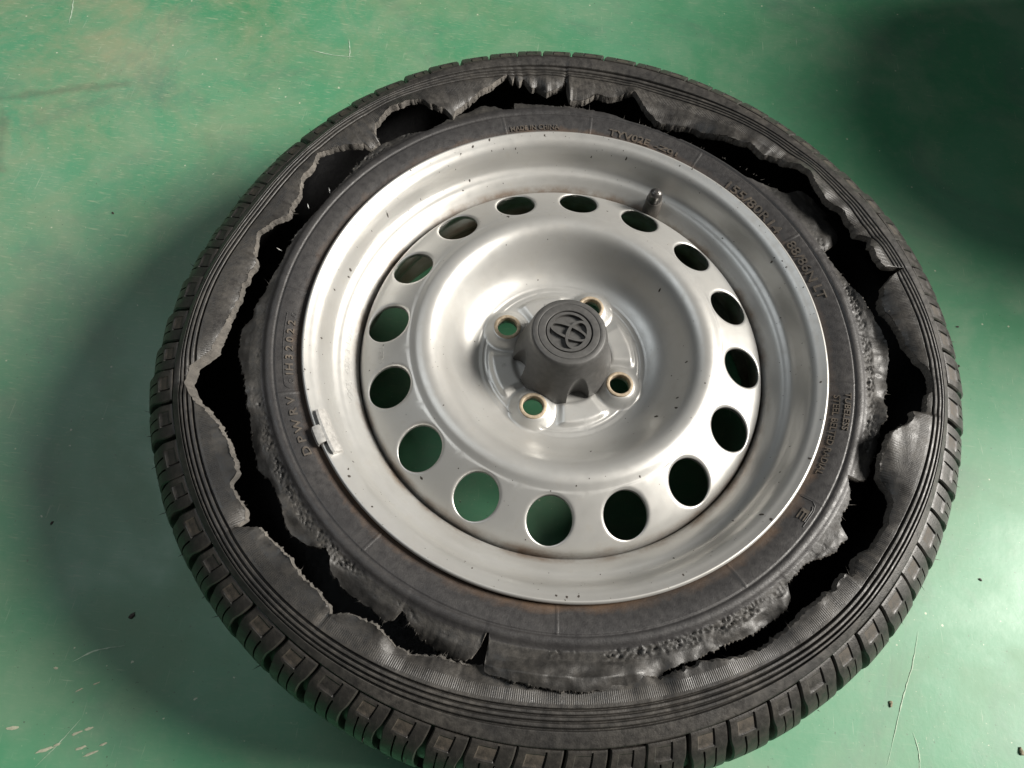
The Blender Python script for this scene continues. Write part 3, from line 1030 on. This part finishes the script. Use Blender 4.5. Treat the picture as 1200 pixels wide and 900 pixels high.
nrm = np.stack([-t_[:, 1], t_[:, 0]], -1)
sgn = np.sign(nrm[len(nrm) // 2, 0])
rim_out = rim_in + nrm * sgn * 0.0026
rim_out[:16] = rim_in[:16] + (np.array([[0.0, -0.0026]]) * np.linspace(0.2, 1, 16)[:, None]) - np.array([[0.0012, 0]]) * np.linspace(0, 1, 16)[:, None]
prof = np.vstack([rim_in, rim_out[::-1]])
rim = link('rim', lathe(prof, 288, True, M_silver, 'rim'), wheel, label='silver painted steel rim with rolled lip')

# ------------------------------------------------------------------ wheel disc with sixteen holes and four lug holes
PHH = 112.77
DISC = [(0.0, 0.1010), (0.0620, 0.1010), (0.0665, 0.1013), (0.0725, 0.1032), (0.0775, 0.1060), (0.0820, 0.1100), (0.0860, 0.1152), (0.0895, 0.1210), (0.0930, 0.1268), (0.0965, 0.1316), (0.1000, 0.1349), (0.1040, 0.1370),
        (0.1085, 0.1377), (0.1130, 0.1369), (0.1163, 0.1352), (0.1188, 0.1339), (0.1215, 0.1332), (0.1370, 0.1256), (0.1450, 0.1213), (0.1500, 0.1184), (0.1535, 0.1156), (0.1558, 0.1124), (0.1570, 0.1090), (0.1580, 0.1050), (0.1591, 0.1005)]
dp = catmull(DISC, 10)
dz_s = dp


def disc_z(r_):
    return np.interp(r_, dz_s[:, 0], dz_s[:, 1])


LUG = [PHH + 45 + 90 * k for k in range(4)]


def hub_z(x, y):
    r_ = math.hypot(x, y)
    a = math.degrees(math.atan2(y, x))
    z = float(disc_z(r_))
    dl = min(abs((a - L + 180) % 360 - 180) for L in LUG)
    dmin = min(math.hypot(x - 0.05 * math.cos(R(L)), y - 0.05 * math.sin(R(L))) for L in LUG)
    z += 0.0068 * float(1 - sstep(dmin, 0.0100, 0.0195))
    pocket = float(sstep(dl, 21, 30) * sstep(r_, 0.037, 0.0405) * (1 - sstep(r_, 0.0545, 0.0590)))
    z += 0.0030 * pocket
    z -= 0.0003 * float(sstep(r_, 0.0605, 0.0612) - sstep(r_, 0.0625, 0.0632)) * float(sstep(dl, 10, 12))
    return z


def ogrid(phi, h, r0, r1, rc, rh, nA, nS, tt, zf, wall, verts, faces):
    c = np.array([rc * math.cos(R(phi)), rc * math.sin(R(phi))])
    B = []
    for k in range(nS):
        B.append((phi - h, r0 + (r1 - r0) * k / nS))
    for k in range(nA):
        B.append((phi - h + 2 * h * k / nA, r1))
    for k in range(nS):
        B.append((phi + h, r1 + (r0 - r1) * k / nS))
    for k in range(nA):
        B.append((phi + h - 2 * h * k / nA, r0))
    B = [np.array([r_ * math.cos(R(a)), r_ * math.sin(R(a))]) for a, r_ in B]
    n = len(B)
    b0 = len(verts)
    # hole wall first, then rings outward
    rings = []
    for q in B:
        d = q - c
        rings.append(c + rh * d / np.linalg.norm(d))
    for wz in wall:
        for q in rings:
            verts.append((q[0], q[1], zf(q[0], q[1]) + wz))
    for t in tt:
        for q, bq in zip(rings, B):
            d = q + (bq - q) * t
            e = np.linalg.norm(d - c) - rh
            z = zf(d[0], d[1]) - 0.0012 * max(0.0, 1 - e / 0.0020) ** 2
            verts.append((d[0], d[1], z))
    m_ = len(wall) + len(tt)
    for i in range(m_ - 1):
        for k in range(n):
            k2 = (k + 1) % n
            faces.append((b0 + i * n + k, b0 + i * n + k2, b0 + (i + 1) * n + k2, b0 + (i + 1) * n + k))


Vd, Fd = [], []
tt = [0, 0.02, 0.05, 0.09, 0.15, 0.24, 0.36, 0.5, 0.65, 0.82, 1.0]
for k in range(16):
    ogrid(PHH - 22.5 * k, 11.25, 0.1190, 0.1550, 0.1370, 0.0160, 20, 12, tt, lambda x, y: float(disc_z(math.hypot(x, y))), (-0.0045, -0.0012), Vd, Fd)
th = [0] + list(np.linspace(0.03, 1.0, 34))
for L in LUG:
    ogrid(L, 45, 0.0300, 0.0640, 0.0500, 0.0082, 80, 20, th, hub_z, (-0.008, -0.0012), Vd, Fd)
# plain rings between and outside
n = 320
for ra, rb, kk in ((0.0640, 0.1190, 60), (0.1550, 0.1578, 10)):
    b0 = len(Vd)
    rlist = np.linspace(ra, rb, kk)
    if rb > 0.15:
        sel = dp[dp[:, 0] > 0.1551]
        rz = [(0.1550, float(disc_z(0.1550)))] + [tuple(q) for q in sel]
    else:
        rz = [(q, float(disc_z(q))) for q in rlist]
        if abs(ra - 0.064) < 1e-6:
            rz[0] = (ra, None)
    for j in range(n):
        a = R(PHH + 360.0 * j / n)
        for r_, z_ in rz:
            x, y = r_ * math.cos(a), r_ * math.sin(a)
            Vd.append((x, y, hub_z(x, y) if r_ < 0.075 else z_))
    m_ = len(rz)
    for j in range(n):
        k = (j + 1) % n
        for i in range(m_ - 1):
            Fd.append((b0 + j * m_ + i, b0 + k * m_ + i, b0 + k * m_ + i + 1, b0 + j * m_ + i + 1))
dm = mesh('wheel_disc', Vd, Fd, M_silver)
weld(dm, 2e-5)
dm.set_sharp_from_angle(angle=R(50))
disc = link('wheel_disc', dm, wheel, label='silver dished disc with a ring of sixteen round holes')
sol = disc.modifiers.new('plate', 'SOLIDIFY')
sol.thickness = 0.0024
sol.offset = -1

seat_prof = catmull([(0.0079, 0.1075), (0.0079, 0.1110), (0.0082, 0.1121), (0.0090, 0.1124), (0.0104, 0.1121), (0.0108, 0.1110), (0.0109, 0.1085)], 4)
SM = lathe(seat_prof, 40, False, M_brass, 'lug_seat')
for L in LUG:
    o = link('lug_seat', SM, disc)
    o.location = (0.05 * math.cos(R(L)), 0.05 * math.sin(R(L)), -0.0035)


# stampings
def dz_text(r_, a):
    return disc_z(r_)


def rim_z(r_, a):
    # well slope seen from above
    i = np.argsort(rim_in[20:90, 0])
    return np.interp(r_, rim_in[20:90, 0][i], rim_in[20:90, 1][i])


arc_text('1E31', 194.2, 188.8, 0.1385, 0.0032, 'stamping', disc, M_silver, dz_text, 0.00022)
arc_text('14X5J  45/S 3 15/50 10', 203.5, 176.0, 0.1650, 0.0030, 'stamping', rim, M_silver, rim_z, 0.0003)
arc_text('N', 197.5, 194.0, 0.0455, 0.0040, 'stamping', disc, M_silver, lambda r_, a: 0.1041 + 0 * r_, 0.00025)
arc_text('23', 112.0, 106.0, 0.0465, 0.0035, 'stamping', disc, M_silver, lambda r_, a: 0.1041 + 0 * r_, 0.00025)

# ------------------------------------------------------------------ tar specks on the painted metal
def specks(parent, name, surf, count, seed):
    rs = rng(seed)
    V, F = [], []
    for k in range(count):
        r_, a, z_ = surf(rs)
        s_ = 0.00024 + 0.00085 * rs.rand() ** 6
        n_ = 7
        ex, ro = 1 + 0.7 * rs.rand(), rs.rand() * PI
        b0 = len(V)
        cx, cy = r_ * math.cos(a), r_ * math.sin(a)
        zs = surf.__defaults__[0]
        V.append((cx, cy, z_ + 0.00022))
        for q in range(n_):
            t = 2 * PI * q / n_
            m_ = s_ * (0.6 + 0.7 * rs.rand())
            u, v_ = m_ * ex * math.cos(t), m_ * math.sin(t)
            x, y = cx + u * math.cos(ro) - v_ * math.sin(ro), cy + u * math.sin(ro) + v_ * math.cos(ro)
            V.append((x, y, zs(math.hypot(x, y)) + 0.00006))
        for q in range(n_):
            F.append((b0, b0 + 1 + q, b0 + 1 + (q + 1) % n_))
    return link(name, mesh(name, V, F, M_dirt), parent, kind='stuff')


def rim_surf(rs, zs=lambda q: float(rim_z(q, 0))):
    r_ = 0.1665 + 0.0275 * rs.rand() ** 0.55
    return r_, rs.rand() * 2 * PI, zs(r_)


def disc_surf(rs, zs=lambda q: float(disc_z(q))):
    while True:
        r_ = 0.068 + 0.084 * rs.rand()
        a = rs.rand() * 360
        d = min((math.hypot(r_ * math.cos(R(a)) - 0.137 * math.cos(R(PHH - 22.5 * k)), r_ * math.sin(R(a)) - 0.137 * math.sin(R(PHH - 22.5 * k)))) for k in range(16))
        if d > 0.0175:
            return r_, R(a), zs(r_)


specks(rim, 'tar_specks', rim_surf, 210, 61)
specks(disc, 'tar_specks', disc_surf, 80, 62)

# ------------------------------------------------------------------ centre cap with its emblem
CAPP = catmull([(0.0258, 0.1475), (0.0272, 0.1470), (0.0285, 0.1452), (0.0296, 0.1420), (0.0310, 0.1360), (0.0328, 0.1280), (0.0350, 0.1190), (0.0372, 0.1120), (0.0384, 0.1075), (0.0389, 0.1040), (0.0391, 0.1008)], 6)
top = [(0.0, 0.1443), (0.0150, 0.1443), (0.0172, 0.1443), (0.0175, 0.1447), (0.0176, 0.1470), (0.0180, 0.1474), (0.0225, 0.1478), (0.0228, 0.1477), (0.0230, 0.1473), (0.0233, 0.1473), (0.0236, 0.1476), (0.0245, 0.1478)]
cp = np.vstack([np.array(top), CAPP])
nn = 432
V = np.zeros((nn, len(cp), 3))
SC = [PHH + 90 * k for k in range(4)]
for j in range(nn):
    a = 360.0 * j / nn
    for i, (r_, z_) in enumerate(cp):
        rr_ = r_
        if z_ < 0.146 and r_ > 0.025:
            for s_ in SC:
                da = R((a - s_ + 180) % 360 - 180)
                if abs(da) < 0.6:
                    # a vertical cylinder bites into the flared skirt
                    dc, rcut = 0.0390, 0.0090
                    disc_ = rcut ** 2 - (dc * math.sin(da)) ** 2
                    if disc_ > 0:
                        rr_ = min(rr_, dc * math.cos(da) - math.sqrt(disc_) + 0.08 * max(0, z_ - 0.1055))
        V[j, i] = (rr_ * math.cos(R(a)), rr_ * math.sin(R(a)), z_)
F = []
m_ = len(cp)
for j in range(nn):
    k = (j + 1) % nn
    for i in range(m_ - 1):
        F.append((j * m_ + i, j * m_ + i + 1, k * m_ + i + 1, k * m_ + i))
cm = mesh('centre_cap', V.reshape(-1, 3), F, M_cap)
weld(cm)
cm.set_sharp_from_angle(angle=R(32))
capo = link('centre_cap', cm, wheel, label='dark grey plastic centre cap with three-oval emblem')

# emblem: ring and two crossing ovals, standing in the recess
UP = R(-17.0)


def oval(cx, cy, rx, ry, wd, z0, z1, n=64):
    """flat-topped oval band; x across, y up in the emblem's own frame"""
    V, F = [], []
    for k in range(n):
        t = 2 * PI * k / n
        # width swells a little like brushwork
        for (dr_, z_) in ((-wd / 2, z0), (-wd / 2 * 0.8, z1), (wd / 2 * 0.8, z1), (wd / 2, z0)):
            ex, ey = cx + (rx + dr_) * math.cos(t), cy + (ry + dr_) * math.sin(t)
            # emblem frame: ey along UP, ex clockwise from it
            X = ey * math.cos(UP) + ex * math.sin(UP)
            Y = ey * math.sin(UP) - ex * math.cos(UP)
            V.append((X, Y, z_))
    for k in range(n):
        k2 = (k + 1) % n
        for i in range(3):
            F.append((k * 4 + i, k * 4 + i + 1, k2 * 4 + i + 1, k2 * 4 + i))
    return V, F


E0 = 0.0166
V, F = [], []
for args in ((0, 0, 0.94 * E0, 0.94 * E0, 0.16 * E0, 0.1440, 0.1470), (0, -0.02 * E0, 0.30 * E0, 0.86 * E0, 0.15 * E0, 0.1440, 0.1469), (0, 0.40 * E0, 0.70 * E0, 0.44 * E0, 0.15 * E0, 0.1440, 0.14705)):
    v, f = oval(*args)
    b0 = len(V)
    V += v
    F += [tuple(q + b0 for q in ff) for ff in f]
em = mesh('emblem', V, F, M_cap, smooth=False)
weld(em)
link('emblem', em, capo)

# ------------------------------------------------------------------ valve
VA = 67.0
vr = 0.1655
stem_prof = catmull([(0.0078, -0.004), (0.0078, 0.000), (0.0066, 0.002), (0.0060, 0.006), (0.0056, 0.013), (0.0053, 0.018), (0.0045, 0.0186), (0.0, 0.0187)], 4)
valve = link('valve_stem', lathe(stem_prof, 32, False, M_valve, 'valve_stem'), wheel)
ax = Vector((-0.22 * math.cos(R(VA)), -0.22 * math.sin(R(VA)), 1)).normalized()
valve.location = (vr * math.cos(R(VA)), vr * math.sin(R(VA)), 0.1075)
valve.scale = (1.25, 1.25, 1.2)
valve.rotation_euler = ax.to_track_quat('Z', 'Y').to_euler()
ch = [(0.0, 0.0295), (0.0017, 0.0294), (0.0020, 0.0285), (0.0026, 0.0282), (0.0038, 0.0270), (0.0044, 0.0250), (0.0046, 0.0225), (0.0046, 0.0183), (0.0040, 0.0180)]
cm = lathe(catmull(ch, 4), 40, False, M_chrome, 'valve_cap')
for v in cm.vertices:      # knurling
    if 0.0185 < v.co.z < 0.0245:
        k = 1 + 0.035 * math.cos(20 * math.atan2(v.co.y, v.co.x))
        v.co.x *= k
        v.co.y *= k
link('valve_cap', cm, valve)

# ------------------------------------------------------------------ balance weight hammered onto the rim lip
def arc_box(a0, a1, prof, n, mat, name, parent):
    V, F = [], []
    m_ = len(prof)
    for k in range(n + 1):
        a = a0 + (a1 - a0) * k / n
        e = min(k, n - k)
        sh = 0.86 if e == 0 else 1.0
        pc = np.mean(prof, axis=0)
        for r_, z_ in prof:
            rr_, zz_ = pc[0] + (r_ - pc[0]) * sh, pc[1] + (z_ - pc[1]) * sh
            V.append((rr_ * math.cos(R(a)), rr_ * math.sin(R(a)), zz_))
    for k in range(n):
        for i in range(m_):
            i2 = (i + 1) % m_
            F.append((k * m_ + i, k * m_ + i2, (k + 1) * m_ + i2, (k + 1) * m_ + i))
    F.append(tuple(range(m_))[::-1])
    F.append(tuple(n * m_ + i for i in range(m_)))
    me = mesh(name, V, F, mat)
    weld(me)
    me.set_sharp_from_angle(angle=R(30))
    return link(name, me, parent)


wt = arc_box(207.2, 217.6, [(0.1832, 0.1378), (0.1836, 0.1428), (0.1848, 0.1450), (0.1890, 0.1478), (0.1908, 0.1476), (0.1912, 0.1450), (0.1905, 0.1428), (0.1872, 0.1408)], 14, M_zinc, 'balance_weight', wheel)
arc_box(210.6, 214.6, [(0.1900, 0.1460), (0.1906, 0.1476), (0.1935, 0.1482), (0.1965, 0.1474), (0.1978, 0.1448), (0.1974, 0.1412), (0.1962, 0.1412), (0.1964, 0.1446), (0.1952, 0.1462), (0.1935, 0.1468)], 8, M_zinc, 'clip', wt)
arc_text('S 15', 210.0, 215.4, 0.1862, -0.0020, 'stamping', wt, M_zinc, lambda r_, a: 0.1448 + (r_ - 0.1848) * 0.67, 0.00035)

# ------------------------------------------------------------------ crumbs on the floor
def crumb(x, y, s_, mat, seed, label, group=None):
    b = bmesh.new()
    bmesh.ops.create_icosphere(b, subdivisions=2, radius=1.0)
    rs = rng(seed)
    off = Vector(rs.rand(3) * 50)
    rot = rs.rand() * PI
    for v in b.verts:
        k = 1 + 0.55 * noise.noise(v.co * 1.4 + off)
        v.co = Vector((v.co.x * 1.6 * k, v.co.y * 0.9 * k, v.co.z * 0.5 * k)) * s_
    zmin = min(v.co.z for v in b.verts)
    bmesh.ops.rotate(b, verts=b.verts, matrix=Matrix.Rotation(rot, 3, 'Z'))
    me = bpy.data.meshes.new('floor_crumb')
    b.to_mesh(me)
    b.free()
    me.materials.append(mat)
    o = link('floor_crumb', me, None, label, 'crumb', group)
    o.location = (x, y, -zmin - 0.0001)


crumb(-0.312, -0.224, 0.0017, M_dirt, 1, 'black rubber crumb lying in the tyre shadow on the green floor')
crumb(0.296, -0.217, 0.0015, M_grit, 2, 'brown grit crumb beside the long pale floor scratch')
crumb(0.397, -0.240, 0.0019, M_grit, 3, 'brown grit crumb on clean green floor away from the long scratch')
GL = 'tiny dark speck of grit on the green floor'
for k, (x, y) in enumerate([(0.385, -0.108), (-0.455, 0.150), (0.395, 0.10), (0.368, 0.02), (0.375, 0.165), (-0.40, -0.16), (0.40, 0.145)]):
    crumb(x, y, 0.0010, M_dirt, 10 + k, GL, 'grit specks on the floor')

# ------------------------------------------------------------------ made-up tyre stack, added out of view to shade the far right floor
ST_P = catmull([(0.185, 0.020), (0.200, 0.012), (0.235, 0.002), (0.262, 0.004), (0.285, 0.016), (0.298, 0.040), (0.301, 0.085), (0.298, 0.130), (0.285, 0.154), (0.262, 0.166),
                (0.235, 0.168), (0.200, 0.158), (0.185, 0.150), (0.190, 0.140), (0.240, 0.152), (0.280, 0.130), (0.288, 0.085), (0.280, 0.040), (0.240, 0.016), (0.190, 0.028)], 4)
STM = lathe(ST_P, 96, True, M_tread, 'shade_tyre')
for k, lab in enumerate(('unseen tyre added to cast shade, at the bottom of the stack', 'unseen tyre added to cast shade, in the middle of the stack', 'unseen tyre added to cast shade, on top of the stack')):
    o = link('shade_tyre', STM, None, lab, 'tyre', 'added shade tyres')
    o.location = (1.0 + 0.008 * k, 0.485 - 0.008 * k, 0.169 * k)
